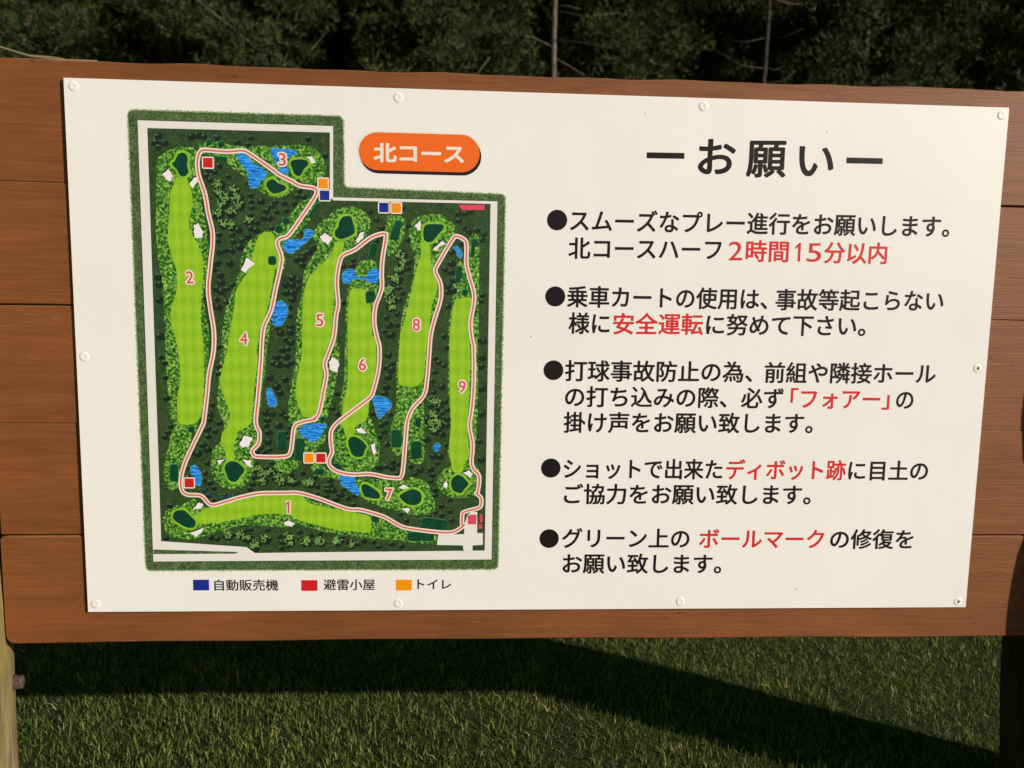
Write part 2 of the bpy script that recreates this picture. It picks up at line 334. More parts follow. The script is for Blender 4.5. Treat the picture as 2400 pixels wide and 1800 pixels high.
FRONT = [  # kind, x, y, rot, scale, label
 (1, -7.6, 12.0, 0.3, 1.0, 'dark pine at the far left edge, behind the left end of the board'),
 (4, -5.7, 11.0, 1.9, 1.0, 'low bushy pine second from the left behind the board top'),
 (0, -4.0, 12.4, 2.2, 1.0, 'dense pine above the left top corner of the white sheet'),
 (1, -2.3, 11.2, 4.0, 1.05, 'broad green pine left of the slender reddish stem'),
 (2, -0.7, 12.6, 5.1, 0.95, 'pine with brighter green tufts above the printed course map'),
 (4, 0.15, 11.0, 0.8, 1.05, 'round leafy pine left of the pale bare trunk, above the board middle'),
 (3, 1.80, 9.9, 0.4, 0.95, 'slender pine with a pale bare trunk and dead stubs above the board middle'),
 (1, 3.25, 11.6, 2.9, 0.92, 'bushy pine just right of the pale bare trunk'),
 (5, 4.75, 10.3, 3.5, 0.95, 'thin dark pine with bare crooked limbs above the board heading'),
 (0, 4.3, 13.2, 1.2, 0.9, 'shaded pine between the two bare trunked pines'),
 (4, 6.9, 11.4, 4.4, 1.08, 'low spreading pine right of the bare crooked limbs'),
 (2, 8.6, 12.3, 0.2, 0.97, 'tall pine above the right top corner of the white sheet'),
 (1, 10.4, 12.0, 3.1, 1.05, 'dark pine at the far right edge behind the board')]
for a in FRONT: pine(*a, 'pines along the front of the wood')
random.seed(21)
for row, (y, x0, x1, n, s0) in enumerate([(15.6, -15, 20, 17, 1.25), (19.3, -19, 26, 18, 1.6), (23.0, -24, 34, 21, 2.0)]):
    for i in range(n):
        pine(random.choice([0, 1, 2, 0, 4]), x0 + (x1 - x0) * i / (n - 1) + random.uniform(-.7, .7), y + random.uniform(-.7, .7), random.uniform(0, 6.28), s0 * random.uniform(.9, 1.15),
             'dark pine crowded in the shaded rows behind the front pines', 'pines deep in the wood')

# ------------------------------------------------------------------ wooden board on two log posts
GY = 0.42                                # height of the sheet's lower edge above the lawn
board = empty('sign_board', (0.73, 0, 0)); tag(board, 'brown stained plank board held between two thick log posts on the lawn', 'sign board')
edges_l = [-0.056, 0.129, 0.314, 0.504, 0.693, 0.878]
random.seed(5)
def plank(z0, z1, i, last):
    xl, xr = -0.136 + random.uniform(-.004, .004), 1.628 + random.uniform(-.006, .006); gap = 0.0006
    lo, hi = z0 + GY + gap, z1 + GY - gap; T = 0.046; n = 60; bv = 0.0014 if i else 0.002
    bm = bmesh.new(); rings = []
    xs_ = [xl + d for d in (0, .0008, .002, .004, .007, .011, .016)] + [xl + .022 + (xr - xl - .044) * k / n for k in range(n + 1)] + [xr - d for d in (.016, .011, .007, .004, .002, .0008, 0)]
    for x in xs_:
        end = min(x - xl, xr - x); cut = 0.0
        if i and not last: end = 1
        rr = 0.014 if x < 1 else 0.02
        if end < rr: cut = rr - math.sqrt(max(0, rr * rr - (rr - end) ** 2))
        dlo = cut if i == 0 else cut * 0.25; dhi = cut * 0.25 if not last else cut * 0.6
        wob = 0.0012 * math.sin(3.1 * x + i * 2.3) + 0.0006 * math.sin(17 * x + i)
        a, b = lo + dlo + wob * (0.4 if i else 1), hi - dhi + (wob + (0.0012 * math.sin(41 * x) * math.sin(9 * x) if last else 0))
        yb = 0.0007 * math.sin(2.0 * x + 1.9 * i)
        h_ = T * 0.3; za = (z0 + GY + 0.0001) if i else a; zb = (z1 + GY - 0.0001) if not last else b
        if end < rr: za, zb = max(za, a), min(zb, b)
        prof = [(0 + bv, a), (0, a + bv), (0, b - bv), (0 + bv, b), (h_, b), (h_, zb), (T, zb), (T, za), (h_, za), (h_, a)]
        rings.append([bm.verts.new((x, yb + p[0], p[1])) for p in prof])
    for q, w in zip(rings, rings[1:]):
        for k in range(10): bm.faces.new((q[k], w[k], w[(k + 1) % 10], q[(k + 1) % 10]))
    bm.faces.new(rings[0]); bm.faces.new(list(reversed(rings[-1])))
    bmesh.ops.recalc_face_normals(bm, faces=bm.faces)
    return bm_link('plank', bm, M['wood'], board)
for i in range(5): plank(edges_l[i], edges_l[i + 1], i, i == 4)
# tie battens at the back, one behind each plank joint row
def batten(x):
    bm = bmesh.new(); bmesh.ops.create_cube(bm, size=1, matrix=Matrix.Translation((x, 0.067, GY + 0.41)) @ Matrix.Diagonal((0.07, 0.038, 0.86, 1)))
    bmesh.ops.bevel(bm, geom=bm.edges[:], offset=0.003, segments=1, affect='EDGES'); return bm_link('batten', bm, M['log'], board)
for x in (0.28, 1.2): batten(x)
def log_post(cx, cy, r, top, seed, mat='log', crook=0.0, knot=0.0):
    rd = random.Random(seed); bm = bmesh.new(); rings = []; N = 36; nz = 70
    ph = [rd.uniform(0, 6.28) for _ in range(8)]
    for j in range(nz + 1):
        z = -0.12 + (top + 0.12) * j / nz; rr = r * (1.0 + 0.06 * max(0, 0.25 - z) - 0.01 * z)
        if j == nz: rr *= 0.93
        ring = []
        for k in range(N):
            a = 2 * math.pi * k / N
            q = rr + 0.0035 * math.sin(3 * a + ph[0] + 1.5 * z) + 0.0025 * math.sin(7 * a + ph[1] + 4 * z) + 0.0022 * math.sin(13 * z + ph[2] + 2 * a) + 0.0012 * math.sin(15 * a + ph[3])
            q += 0.003 * math.exp(-((z - 0.97) / 0.03) ** 2) - 0.004 * math.exp(-((z - 0.70) / 0.012) ** 2)
            q += knot * (math.sin(8.5 * z + 1.2 + math.sin(a)) + 0.6 * math.sin(21 * z + a) - 1.5 * math.exp(-((z - 0.60) / 0.025) ** 2))
            ring.append(bm.verts.new((cx + crook * max(0, 0.38 - z) + q * math.cos(a), cy + q * math.sin(a), z)))
        rings.append(ring)
    for q, w in zip(rings, rings[1:]):
        for k in range(N): bm.faces.new((q[k], q[(k + 1) % N], w[(k + 1) % N], w[k]))
    c = bm.verts.new((cx, cy, top + 0.012))
    for k in range(N): bm.faces.new((rings[-1][k], rings[-1][(k + 1) % N], c))
    o = bm_link('post', bm, M[mat], board, True); return o
pl = log_post(-0.2925, 0.0, 0.1475, 1.36, 4); pr = log_post(1.776, 0.050, 0.146, 1.36, 9, 'shadedlog', 0.11, 0.0035); tag(pr, 'blackish log post with painted-in shade')  # right post: its shade is painted into the wood colour
def bolt(post, loc, d):
    d = Vector(d).normalized(); q = d.to_track_quat('Z', 'Y').to_matrix().to_4x4(); bm = bmesh.new()
    prof = [(0.0135, -0.006), (0.0135, 0.0025), (0.0128, 0.0032), (0.0112, 0.0034), (0.0112, 0.0125), (0.0104, 0.0142), (0.0070, 0.0152), (0.0030, 0.0155)]; seg = 26
    rg = [[bm.verts.new((r_ * math.cos(2 * math.pi * k / seg), r_ * math.sin(2 * math.pi * k / seg), h_)) for k in range(seg)] for r_, h_ in prof]
    for a_, b_ in zip(rg, rg[1:]):
        for k in range(seg): bm.faces.new((a_[k], a_[(k + 1) % seg], b_[(k + 1) % seg], b_[k]))
    bm.faces.new(rg[-1])
    bm.transform(Matrix.Translation(loc) @ q); return bm_link('bolt', bm, M['rust'], post)
bolt(pl, (-0.150, 0.040, 0.276), (0.97, 0.22, 0))

tw = bmesh.new(); tube(tw, [Vector(p) for p in ((-0.21, 0.020, 1.338), (-0.15, 0.016, 1.325), (-0.098, 0.012, 1.3155), (-0.055, 0.010, 1.3035), (-0.015, 0.014, 1.3005), (0.045, 0.012, 1.3005))], [0.0012, 0.0018, 0.002, 0.0019, 0.0017, 0.0008], 6)
tube(tw, [Vector(p) for p in ((-0.06, 0.010, 1.305), (-0.03, 0.026, 1.3075), (0.0, 0.040, 1.306))], [0.0014, 0.0010, 0.0005], 5)
tag(bm_link('dry_twig', tw, plain('dry twig', (0.20, 0.155, 0.085, 1), 0.85, 0.2), None, True), 'thin pale dry twig lying on the top edge of the plank board', 'twig')
# ------------------------------------------------------------------ white sign sheet screwed to the planks
HEDGE = [(947,8050),(4224,8047),(4231,6960),(6780,6913),(6757,720),(963,711)]
ROAD = [(1087,7900),(4071,7899),(4061,6806),(6659,6803),(6651,886),(1085,862)]
GROUND = [(1231,7788),(4019,7799),(4011,6801),(4069,6758),(6549,6763),(6533,1042),(3436,1014),(2737,1004),(2598,1106),(1224,1208)]
STRIP = [(1092,1067),(2473,1023),(2411,993),(1089,988)]
CLUBROAD = [(5756,1319),(5731,1141),(6163,1132),(6181,1025),(6328,1024),(6327,1132),(6500,1141),(6497,1346),(6402,1346),(6398,1710),(6303,1710),(6235,1657),(6185,1479),(6186,1328)]
BUILD = [[(6243,1657),(6372,1666),(6390,1639),(6383,1497),(6245,1497)],[(6441,1675),(6484,1675),(6486,1533),(6443,1533)],[(6423,1497),(6483,1497),(6484,1423),(6424,1423)],[(6039,6735),(6455,6744),(6451,6663),(6097,6655),(6064,6687)]]
ROUGH = [[(1345,7254),(1468,7413),(1659,7504),(1910,7519),(1986,7396),(1978,7113),(2048,6799),(2028,6640),(2083,6323),(2107,6003),(2080,5615),(2043,5393),(2006,5230),(2046,4903),(2085,4575),(2061,4244),(1999,3743),(1955,3322),(1869,3169),(1848,3000),(1801,3035),(1689,2713),(1579,2497),(1552,2173),(1428,2064),(1328,2172),(1302,2442),(1419,2890),(1482,3245),(1430,3233),(1411,3653),(1395,4152),(1397,4730),(1383,5300),(1349,5704),(1321,5826),(1306,6306),(1337,6782)],[(2006,7553),(2243,7606),(2636,7554),(3112,7567),(3590,7596),(3828,7508),(3954,7290),(3920,7130),(3742,6999),(3502,6993),(3420,6880),(3226,6779),(3019,6822),(2861,6930),(2674,7099),(2471,7252),(2410,7321),(2095,7367)],[(2597,5754),(2683,6014),(2863,6195),(3138,6297),(3350,6479),(3579,6740),(3852,6746),(3655,6389),(3409,6142),(3278,5978),(3307,5768),(3240,5620),(3207,5577),(3119,5167),(3064,4820),(2992,4422),(2934,3921),(2859,3415),(2805,3160),(2855,3043),(2763,2773),(2720,2358),(2576,2140),(2365,2085),(2159,2175),(2060,2392),(2086,2715),(2228,2895),(2287,3163),(2186,3409),(2192,3661),(2235,4080),(2280,4578),(2338,4990),(2475,5319),(2561,5565)],[(3749,6256),(4026,6552),(4221,6653),(4480,6643),(4642,6469),(4576,6209),(4380,6043),(4183,5893),(4116,5614),(4096,5121),(4059,4624),(4108,4581),(4138,4247),(4086,3911),(3966,3401),(3897,3180),(3912,2975),(3844,2820),(3709,2716),(3542,2663),(3358,2628),(3423,2633),(3394,3082),(3326,3207),(3304,3419),(3376,3842),(3449,4345),(3474,4926),(3561,5338),(3596,5637),(3662,5769),(3794,5999)],[(4311,5487),(4508,5540),(4738,5462),(4803,5331),(4786,5166),(4703,4966),(4752,4567),(4760,4171),(4634,3730),(4616,3493),(4632,3322),(4732,3015),(4782,2722),(4697,2445),(4394,2374),(4158,2425),(4042,2545),(4029,2975),(4164,3233),(4133,3488),(4202,3827),(4222,4332),(4240,4666),(4241,4793),(4260,5206)],[(5246,6353),(5344,6501),(5540,6570),(5786,6559),(6001,6369),(5921,6140),(5709,5808),(5644,5642),(5769,5397),(5730,5065),(5616,4646),(5585,4350),(5520,3842),(5496,3671),(5506,3244),(5501,2571),(5272,2569),(5238,2811),(5136,2673),(5018,2672),(4951,2896),(4968,3154),(5051,3411),(5051,4006),(5100,4678),(5100,4639),(5166,5056),(5297,5472),(5346,5883),(5263,6126)],[(5960,5401),(6023,5814),(6122,5865),(6234,6244),(6366,6230),(6380,5159),(6387,4590),(6371,4529),(6384,3509),(6358,2819),(6327,2558),(6432,2383),(6402,2032),(6163,1944),(5905,1978),(5733,2153),(5783,2380),(5935,2486),(5899,2729),(5930,3161),(5890,3846),(5900,4690),(5899,4818),(5946,5152)],[(4157,2299),(4393,2300),(4731,2267),(5137,2234),(5307,2304),(5562,2200),(5631,2025),(5701,1815),(5616,1691),(5309,1655),(5053,1743),(4797,1795),(4594,1882),(4459,1987)],[(1276,1628),(1384,1774),(1594,1829),(1770,1920),(1975,1793),(2255,1830),(2958,2014),(3485,2016),(3700,1880),(4289,1742),(4627,1654),(4882,1567),(5138,1425),(5224,1390),(5722,1301),(5722,1195),(5516,1159),(5139,1213),(4626,1248),(4201,1301),(3779,1390),(3459,1477),(3212,1447),(2685,1483),(2421,1447),(2156,1355),(1716,1244),(1455,1263),(1286,1409)],[(4903,6523),(5066,6543),(5196,6481),(5164,6205),(5066,6024),(4935,5907),(4886,6118),(4886,6345)],[(4411,5685),(4509,5818),(4673,5837),(4754,5724),(4640,5689),(4590,5590),(4508,5556),(4426,5571)],[(3656,2474),(3790,2510),(3957,2407),(4158,2338),(4157,2252),(3956,2285),(3755,2302)],[(3126,2667),(3282,2596),(3492,2543),(3314,2361),(3139,2397),(3054,2487)]]
FAIRWAY = [[(1797,1647),(1957,1757),(2255,1830),(2694,1959),(2958,1996),(3449,1989),(3649,1845),(4035,1759),(4373,1689),(4610,1637),(4644,1478),(4609,1355),(4388,1372),(4032,1407),(3695,1495),(3460,1565),(3303,1649),(2864,1667),(2424,1575),(2160,1529),(1793,1501),(1726,1592)],[(1661,7058),(1810,7046),(1888,6716),(1832,6429),(1827,6269),(1993,5920),(2024,5614),(2023,5555),(1970,5099),(1969,4738),(1992,4409),(1991,4077),(1972,3659),(1922,3339),(1820,3169),(1575,3167),(1548,3352),(1555,3604),(1612,3856),(1605,4155),(1566,4485),(1495,4797),(1512,5059),(1590,5272),(1608,5580),(1587,5670),(1501,5990),(1493,6230),(1524,6470),(1542,6787),(1627,6978)],[(2911,6196),(3089,6240),(3151,6137),(3165,5992),(3227,5831),(3192,5636),(3143,5657),(3073,5330),(2985,4951),(2883,4669),(2827,4337),(2841,4170),(2785,3835),(2744,3414),(2706,3176),(2506,3039),(2490,2986),(2425,2789),(2429,2591),(2325,2573),(2276,2734),(2228,2859),(2249,3020),(2303,3145),(2259,3037),(2361,3173),(2373,3360),(2289,3628),(2237,3829),(2266,4030),(2355,4331),(2411,4662),(2494,5075),(2523,5320),(2657,5534),(2723,5627),(2828,6017)],[(4096,6102),(4218,6121),(4200,5958),(4118,5810),(4100,5614),(4047,5121),(4026,4623),(3976,4496),(3891,4244),(3854,3824),(3783,3400),(3716,3297),(3566,3287),(3535,3336),(3439,3589),(3442,3842),(3530,4262),(3552,4679),(3567,5174),(3627,5454),(3725,5607),(3955,5839),(4054,5988)],[(4310,5323),(4409,5374),(4557,5360),(4572,5162),(4638,5130),(4654,4882),(4670,4633),(4719,4589),(4735,4255),(4701,3968),(4617,3629),(4599,3356),(4532,3219),(4398,3149),(4363,3012),(4246,2960),(4197,3114),(4164,3233),(4217,3574),(4269,3913),(4273,4666),(4283,4959)],[(5443,6162),(5575,6132),(5610,5806),(5693,5610),(5703,5396),(5614,5063),(5583,4646),(5550,4517),(5519,4180),(5486,3926),(5386,3815),(5219,3813),(5093,3871),(5093,4259),(5117,4679),(5134,4723),(5232,5057),(5298,5389),(5379,5720),(5444,5967)],[(5979,5169),(6095,5254),(6262,5257),(6264,5074),(6235,4655),(6255,4358),(6244,3849),(6232,3422),(6220,2991),(6257,2731),(6191,2522),(6124,2382),(5987,2399),(5952,2556),(5916,2781),(5946,3162),(5925,3676),(5911,4354),(5917,4690),(5932,4818)]]
GREEN = [[(1433,1665),(1486,1720),(1608,1729),(1693,1647),(1785,1538),(1757,1446),(1652,1437),(1532,1501),(1439,1574)],[(1637,7308),(1687,7404),(1774,7429),(1827,7360),(1816,7235),(1837,7141),(1787,7077),(1709,7083),(1664,7168),(1588,7252)],[(3410,7331),(3507,7373),(3650,7361),(3682,7299),(3617,7234),(3552,7129),(3472,7143),(3433,7229)],[(3030,6997),(3119,7063),(3214,7002),(3325,6957),(3308,6893),(3147,6841),(3060,6903)],[(2278,2447),(2341,2537),(2445,2547),(2548,2475),(2590,2394),(2527,2303),(2455,2213),(2351,2230),(2302,2338)],[(4155,6426),(4220,6508),(4334,6511),(4374,6399),(4397,6270),(4316,6204),(4185,6160),(4096,6199),(4089,6280),(4138,6345)],[(4271,2891),(4330,2969),(4447,2944),(4564,2824),(4538,2738),(4496,2643),(4361,2651),(4303,2754)],[(4485,2127),(4544,2179),(4679,2110),(4781,2005),(4764,1935),(4628,1944),(4527,1987)],[(5112,1989),(5222,2059),(5341,2095),(5461,2025),(5461,1884),(5359,1823),(5223,1849),(5137,1928)],[(5492,6358),(5557,6417),(5770,6421),(5804,6365),(5722,6266),(5624,6150),(5525,6148),(5484,6212)],[(5971,2259),(6056,2338),(6142,2312),(6246,2190),(6178,2102),(6128,2031),(6007,2066),(5964,2154)]]
POND = [[(2578,7427),(2713,7431),(2821,7308),(2947,7232),(3041,7140),(2926,6995),(2877,6922),(2766,6943),(2739,7148),(2631,7303)],[(3119,7536),(3302,7525),(3429,7521),(3516,7468),(3428,7434),(3363,7369),(3346,7258),(3203,7286),(3156,7364),(3110,7457)],[(3185,7199),(3353,7243),(3368,7164),(3264,7153)],[(4189,5517),(4231,5657),(4378,5684),(4426,5571),(4574,5574),(4623,5673),(4738,5699),(4779,5626),(4754,5511),(4705,5461),(4508,5523),(4361,5520),(4278,5445)],[(3279,6075),(3409,6142),(3555,6129),(3604,6211),(3605,6291),(3718,6294),(3741,6214),(3651,6115),(3537,6016),(3406,5916),(3294,5962)],[(3118,5085),(3233,5169),(3329,5055),(3310,4923),(3227,4773),(3088,4788)],[(2971,3719),(3038,3754),(3125,3569),(3107,3468),(3008,3458),(2977,3585)],[(3480,3074),(3598,3169),(3905,3171),(3879,3060),(3761,2896),(3628,2904),(3512,2989)],[(4675,3629),(4901,3614),(4976,3479),(4850,3341),(4791,3272),(4741,3340)],[(5661,2832),(5720,2875),(5780,2815),(5721,2737),(5661,2762)],[(4149,2321),(4360,2313),(4393,2183),(4459,2044),(4408,1991),(4257,2095),(4156,2165)],[(5955,6059),(6020,6084),(6104,5980),(6088,5889),(6030,5929),(6005,6010)],[(1733,2444),(1803,2480),(1886,2373),(1900,2246),(1881,2156),(1811,2156),(1789,2282),(1730,2354)]]
STREAM = [(1882,2192),(1948,2084),(2032,1984),(2136,1957),(2432,1969)]
BUNKER = [[(1434,7099),(1523,7172),(1568,7119),(1598,7072),(1564,6993),(1487,7022)],[(1847,6968),(1913,7049),(1976,7066),(1975,7003),(1893,6898)],[(1892,6327),(1957,6360),(2002,6273),(2041,6226),(2023,6145),(1903,6135),(1890,6223)],[(3651,7424),(3731,7426),(3794,7333),(3730,7316),(3699,7378)],[(2611,5657),(2695,5829),(2822,5742),(2757,5692),(2674,5602)],[(2521,2843),(2593,2969),(2731,2934),(2659,2790),(2572,2781)],[(2160,2563),(2273,2582),(2184,2491)],[(2568,2583),(2689,2566),(2695,2449),(2618,2502)],[(3853,6194),(3918,6244),(4039,6165),(3974,6067),(3893,6114)],[(4413,6141),(4479,6256),(4544,6273),(4527,6176),(4445,6109)],[(3973,4195),(4023,4271),(4113,4213),(4138,4147),(4104,4029),(3988,4078)],[(4397,3098),(4481,3124),(4564,3039),(4531,3022),(4447,3038)],[(4639,2842),(4698,2868),(4706,2791),(4732,2705),(4689,2670),(4656,2756)],[(5344,6396),(5434,6479),(5434,6325),(5393,6324)],[(5641,6036),(5772,6153),(5839,6113),(5740,6070),(5691,6004)],[(6158,2373),(6243,2417),(6313,2348),(6270,2295)],[(5835,2188),(5869,2241),(5904,2171),(5879,2101),(5836,2136)],[(5095,2129),(5171,2173),(5265,2112),(5154,2094)],[(5138,1761),(5240,1778),(5283,1743),(5240,1690)],[(1748,1747),(1838,1857),(1915,1830),(1870,1757)],[(1684,1345),(1896,1428),(1876,1355),(1787,1281)],[(3214,1530),(3284,1558),(3390,1502),(3336,1456),(3248,1475)]]
TEE = [[(2057,7421),(2253,7384),(2450,7377),(2425,7316),(2221,7346),(2056,7382)],[(3803,6705),(3868,6707),(3720,6463),(3656,6485)],[(3269,6469),(3366,6471),(3364,6375),(3268,6372)],[(3157,6344),(3266,6347),(3264,6237),(3155,6235)],[(3040,5863),(3163,5866),(3161,5729),(3038,5727)],[(5058,6478),(5147,6448),(5074,6138),(4951,6185),(4992,6331)],[(4649,6105),(4772,6083),(4697,5854),(4608,5868)],[(4570,5339),(4714,5341),(4714,5169),(4569,5167)],[(6259,6204),(6358,6198),(6360,6091),(6310,6082),(6295,5910),(6246,5917)],[(6015,5765),(6106,5766),(6084,5502),(6001,5509)],[(6117,5392),(6197,5393),(6198,5300),(6118,5299)],[(1720,3114),(1818,3115),(1816,3020),(1717,3019)],[(5369,3293),(5457,3293),(5458,3142),(5370,3142)],[(4976,3084),(5144,3085),(5145,2795),(4976,2794)],[(5297,2896),(5466,2898),(5467,2607),(5297,2606)],[(3833,3297),(3913,3297),(3912,3215),(3833,3215)],[(3726,2428),(3887,2429),(3886,2332),(3725,2331)],[(4025,2525),(4126,2520),(4201,2443),(4108,2433)],[(1405,2493),(1536,2493),(1527,2213),(1396,2212)],[(3136,3043),(3268,3044),(3264,2742),(3131,2741)],[(3416,2930),(3570,2931),(3566,2589),(3412,2588)],[(5463,1585),(5565,1611),(5909,1559),(5876,1390),(5652,1417),(5463,1461)],[(5244,1358),(5683,1358),(5684,1209),(5245,1209)],[(4648,1640),(4777,1640),(4777,1528),(4647,1528)],[(2127,7639),(2203,7641),(2201,7553),(2125,7551)],[(2305,7612),(2387,7615),(2384,7527),(2302,7525)]]
PATH = [(6185,1488),(6065,1390),(5928,1355),(5652,1372),(5224,1434),(5070,1496),(4865,1619),(4627,1698),(4458,1742),(4289,1750),(4120,1802),(3784,1933),(3466,2024),(3221,2024),(2818,2014),(2484,1940),(2256,1867),(2045,1821),(1910,1957),(1824,1984),(1668,1992),(1584,2065),(1572,2245),(1630,2479),(1759,2767),(1942,3142),(1969,3238),(2029,3659),(2070,3994),(2144,4328),(2160,4659),(2114,5036),(2089,5345),(2131,5703),(2183,6165),(2120,6515),(2080,6800),(1993,7082),(1974,7270),(2002,7412),(2066,7476),(2240,7473),(2445,7463),(2666,7484),(2792,7433),(3106,7221),(3232,7129),(3422,7038),(3549,6970),(3758,6943),(3805,6889),(3772,6792),(3575,6500),(3362,6206),(3216,6138),(3182,6057),(3244,5864),(3225,5701),(3138,5331),(3068,5018),(2949,4753),(2912,4504),(2890,4171),(2829,3583),(2789,3194),(2846,3025),(2825,2845),(2727,2737),(2743,2665),(2812,2630),(3231,2632),(3336,2705),(3375,2939),(3412,3136),(3535,3209),(3745,3255),(3715,3263),(3799,3349),(3886,3740),(3930,3993),(3907,4161),(3974,4362),(4059,4614),(4095,4956),(4129,5122),(4107,5483),(4150,5778),(4216,5910),(4396,5994),(4608,6161),(4739,6229),(4870,6256),(4886,6183),(4837,5873),(4820,5627),(4820,5381),(4720,5098),(4703,4833),(4744,4600),(4785,4423),(4768,4087),(4684,3731),(4617,3612),(4399,3439),(4097,3198),(3996,3044),(3994,2838),(4010,2718),(3958,2579),(3974,2476),(4091,2390),(4326,2339),(4629,2349),(4883,2298),(5069,2281),(5137,2308),(5171,2482),(5204,2898),(5237,3242),(5320,3448),(5504,3671),(5553,3927),(5585,4350),(5608,4652),(5665,4897),(5762,5232),(5761,5480),(5676,5676),(5725,5808),(5937,6172),(6002,6239),(6102,6209),(6169,6128),(6172,5817),(6207,5653),(6294,5357),(6296,5157),(6249,4856),(6278,4588),(6305,4443),(6312,3850),(6283,3422),(6252,3164),(6307,2853),(6293,2557),(6329,2435),(6424,2313),(6402,2050),(6376,2028),(6455,1957),(6465,1852),(6423,1781),(6182,1710),(6149,1639),(6150,1479)]
NUMBER = [('1',3283,1787),('2',1809,5511),('3',3280,7367),('4',2628,4550),('5',3833,4865),('6',4510,4160),('7',4934,2006),('8',5377,4818),('9',6126,3814)]
MARKER = [('red',2137,7287),('orange',3908,7014),('blue',3930,6831),('blue',4857,6664),('orange',5053,6662),('orange',3636,2612),('red',3828,2613),('red',1705,2188)]
TREEBIG = [(2290,6963),(2303,6837),(2346,6663),(2263,6518),(2471,6539),(2601,6653),(2526,6874),(2355,6361),(2740,6417),(2450,6331),(2396,6760),(2571,6764),(5132,5928),(5148,5797),(5099,5698),(5017,5565),(4935,5399),(4918,5300),(4968,5202),(4968,5103),(5066,5533),(5639,3587),(5724,3537),(5641,3348),(5709,3280),(5608,3193),(5760,3194),(5693,3091),(2808,2413),(2876,2323),(2874,2214),(2999,2378),(3138,2306),(3172,2215),(3347,2216),(3645,2199),(2295,1300),(2488,1318),(2610,1263),(2749,1170),(2909,1244),(2730,1115),(3280,1281),(3297,1189),(3563,1188),(3793,1188),(4078,1207),(3557,1213),(3777,1213),(4082,1213),(4285,1160),(3619,2193)]
TREESMALL = [(1383,7676),(1474,7585),(1572,7728),(1884,7690),(1978,7708),(1333,7581),(1250,7454),(1296,7409),(2937,6725),(3015,6583),(2576,6269),(2849,6275),(2719,6176),(2587,6012),(2280,5926),(2421,5751),(2228,5747),(3486,5836),(3568,5903),(2981,6470),(2769,6306),(1291,5632),(1283,5638),(1311,5526),(1323,5397),(1315,5153),(1310,5023),(1290,4875),(1302,4777),(1312,4581),(1308,4465),(1278,4051),(1299,3685),(1376,3586),(1306,3417),(1302,3283),(1294,3064),(2271,5560),(2285,5446),(2202,5347),(2281,5300),(2227,5054),(3401,5532),(3286,5432),(3399,5434),(3300,5301),(3414,5303),(3396,5204),(3357,4759),(3208,4657),(3356,4676),(3353,4510),(3221,4392),(3137,4274),(3284,4276),(3167,4141),(3299,4143),(3016,3938),(3262,3907),(3129,3788),(3177,3688),(2940,3365),(3039,3349),(3204,3350),(2971,3246),(2053,3323),(2014,3086),(3599,5930),(3664,5947),(3566,5848),(4968,4654),(4935,4803),(5925,5681),(5959,5549),(5961,5384),(5877,5449),(5924,5812),(6469,4742),(6454,4574),(4935,4643),(4918,4324),(4901,4122),(4918,3971),(4884,3801),(4851,3699),(4968,4089),(6420,4597),(6441,4310),(6426,4158),(6448,3801),(6467,3596),(6453,3372),(6458,3027),(6446,2610),(5789,3811),(5878,3281),(5795,3022),(5542,2934),(5764,2659),(5645,2658),(5442,2431),(5612,2432),(4984,2464),(4765,2463),(3619,2197),(3954,2147),(3920,2077),(4122,2008),(2976,3043),(3152,3152),(2973,2882),(2009,3090),(1933,2822),(2000,2750),(1860,2678),(1305,3066),(3927,2145),(4014,2073),(4066,1926)]
LINES = [((7624,6531),[('スムーズなプレー進行をお願いします。',0,7834,6526,14155,6562)]),(None,[('北コースハーフ',0,7819,6086,10335,6110),('2',1,10454,6096,10684,6101),('時間',1,10742,6099,11459,6100),('1',1,11569,6099,11657,6100),('5',1,11767,6096,12007,6101),('分以内',1,12055,6098,13123,6103)]),((7623,5309),[('乗車カートの使用は、',0,7816,5306,11149,5319),('事故等起こらない',0,11286,5314,14153,5339)]),(None,[('様に',0,7851,4874,8531,4877),('安全運転',1,8588,4875,10088,4887),('に努めて下さい。',0,10139,4885,12845,4901)]),((7622,4102),[('打球事故防止の為、',0,7814,4091,10961,4104),('前組や隣接ホール',0,11165,4100,14120,4113)]),(None,[('の打ち込みの際、',0,7825,3662,10548,3669),('必ず',0,10790,3668,11513,3668),('「フォアー」',1,11635,3666,13346,3669),('の',0,13463,3666,13765,3669)]),(None,[('掛け声をお願い致します。',0,7812,3230,12046,3247)]),((7617,2461),[('ショットで出来た',0,7832,2448,10532,2447),('ディボット跡',1,10595,2444,12671,2443),('に目土の',0,12717,2440,14120,2439)]),(None,[('ご協力をお願い致します。',0,7850,2014,12088,2012)]),((7617,1248),[('グリーン上の',0,7834,1252,10020,1244),('ボールマーク',1,10186,1241,12369,1233),('の修復を',0,12477,1233,13956,1229)]),(None,[('お願い致します。',0,7856,808,10595,795)])]
HEADING = [('お',0,9881,7575,10496,7585),('願',0,10674,7573,11334,7588),('い',0,11537,7570,12122,7579)]
DASH = [(9043,7585,9654,7591),(12331,7591,12937,7594)]
LEGEND = [('blue',1715,549,1974,365,('自動販売機',0,2059,452,3107,448)),('red',3482,535,3748,349,('避雷小屋',0,3848,454,4703,451)),('orange',5051,538,5316,351,('トイレ',0,5409,456,5977,454))]
PILL = ([(4467,7529),(6366,7547)],[(5408,7823),(5411,7242)],[(4515,7487),(6411,7473)])
PILLTEXT = ('北コース',0,4695,7508,6118,7519)
CAPS = [(149,8377),(5082,8361),(9931,8371),(14881,8378),(127,4230),(14840,4220),(128,142),(5091,124),(9907,133),(14849,109)]
SPECK = [(11926,349),(8990,8228),(7243,4648),(10232,4744),(11971,8024)]
FACE = -0.0046                           # world Y of the sheet's front
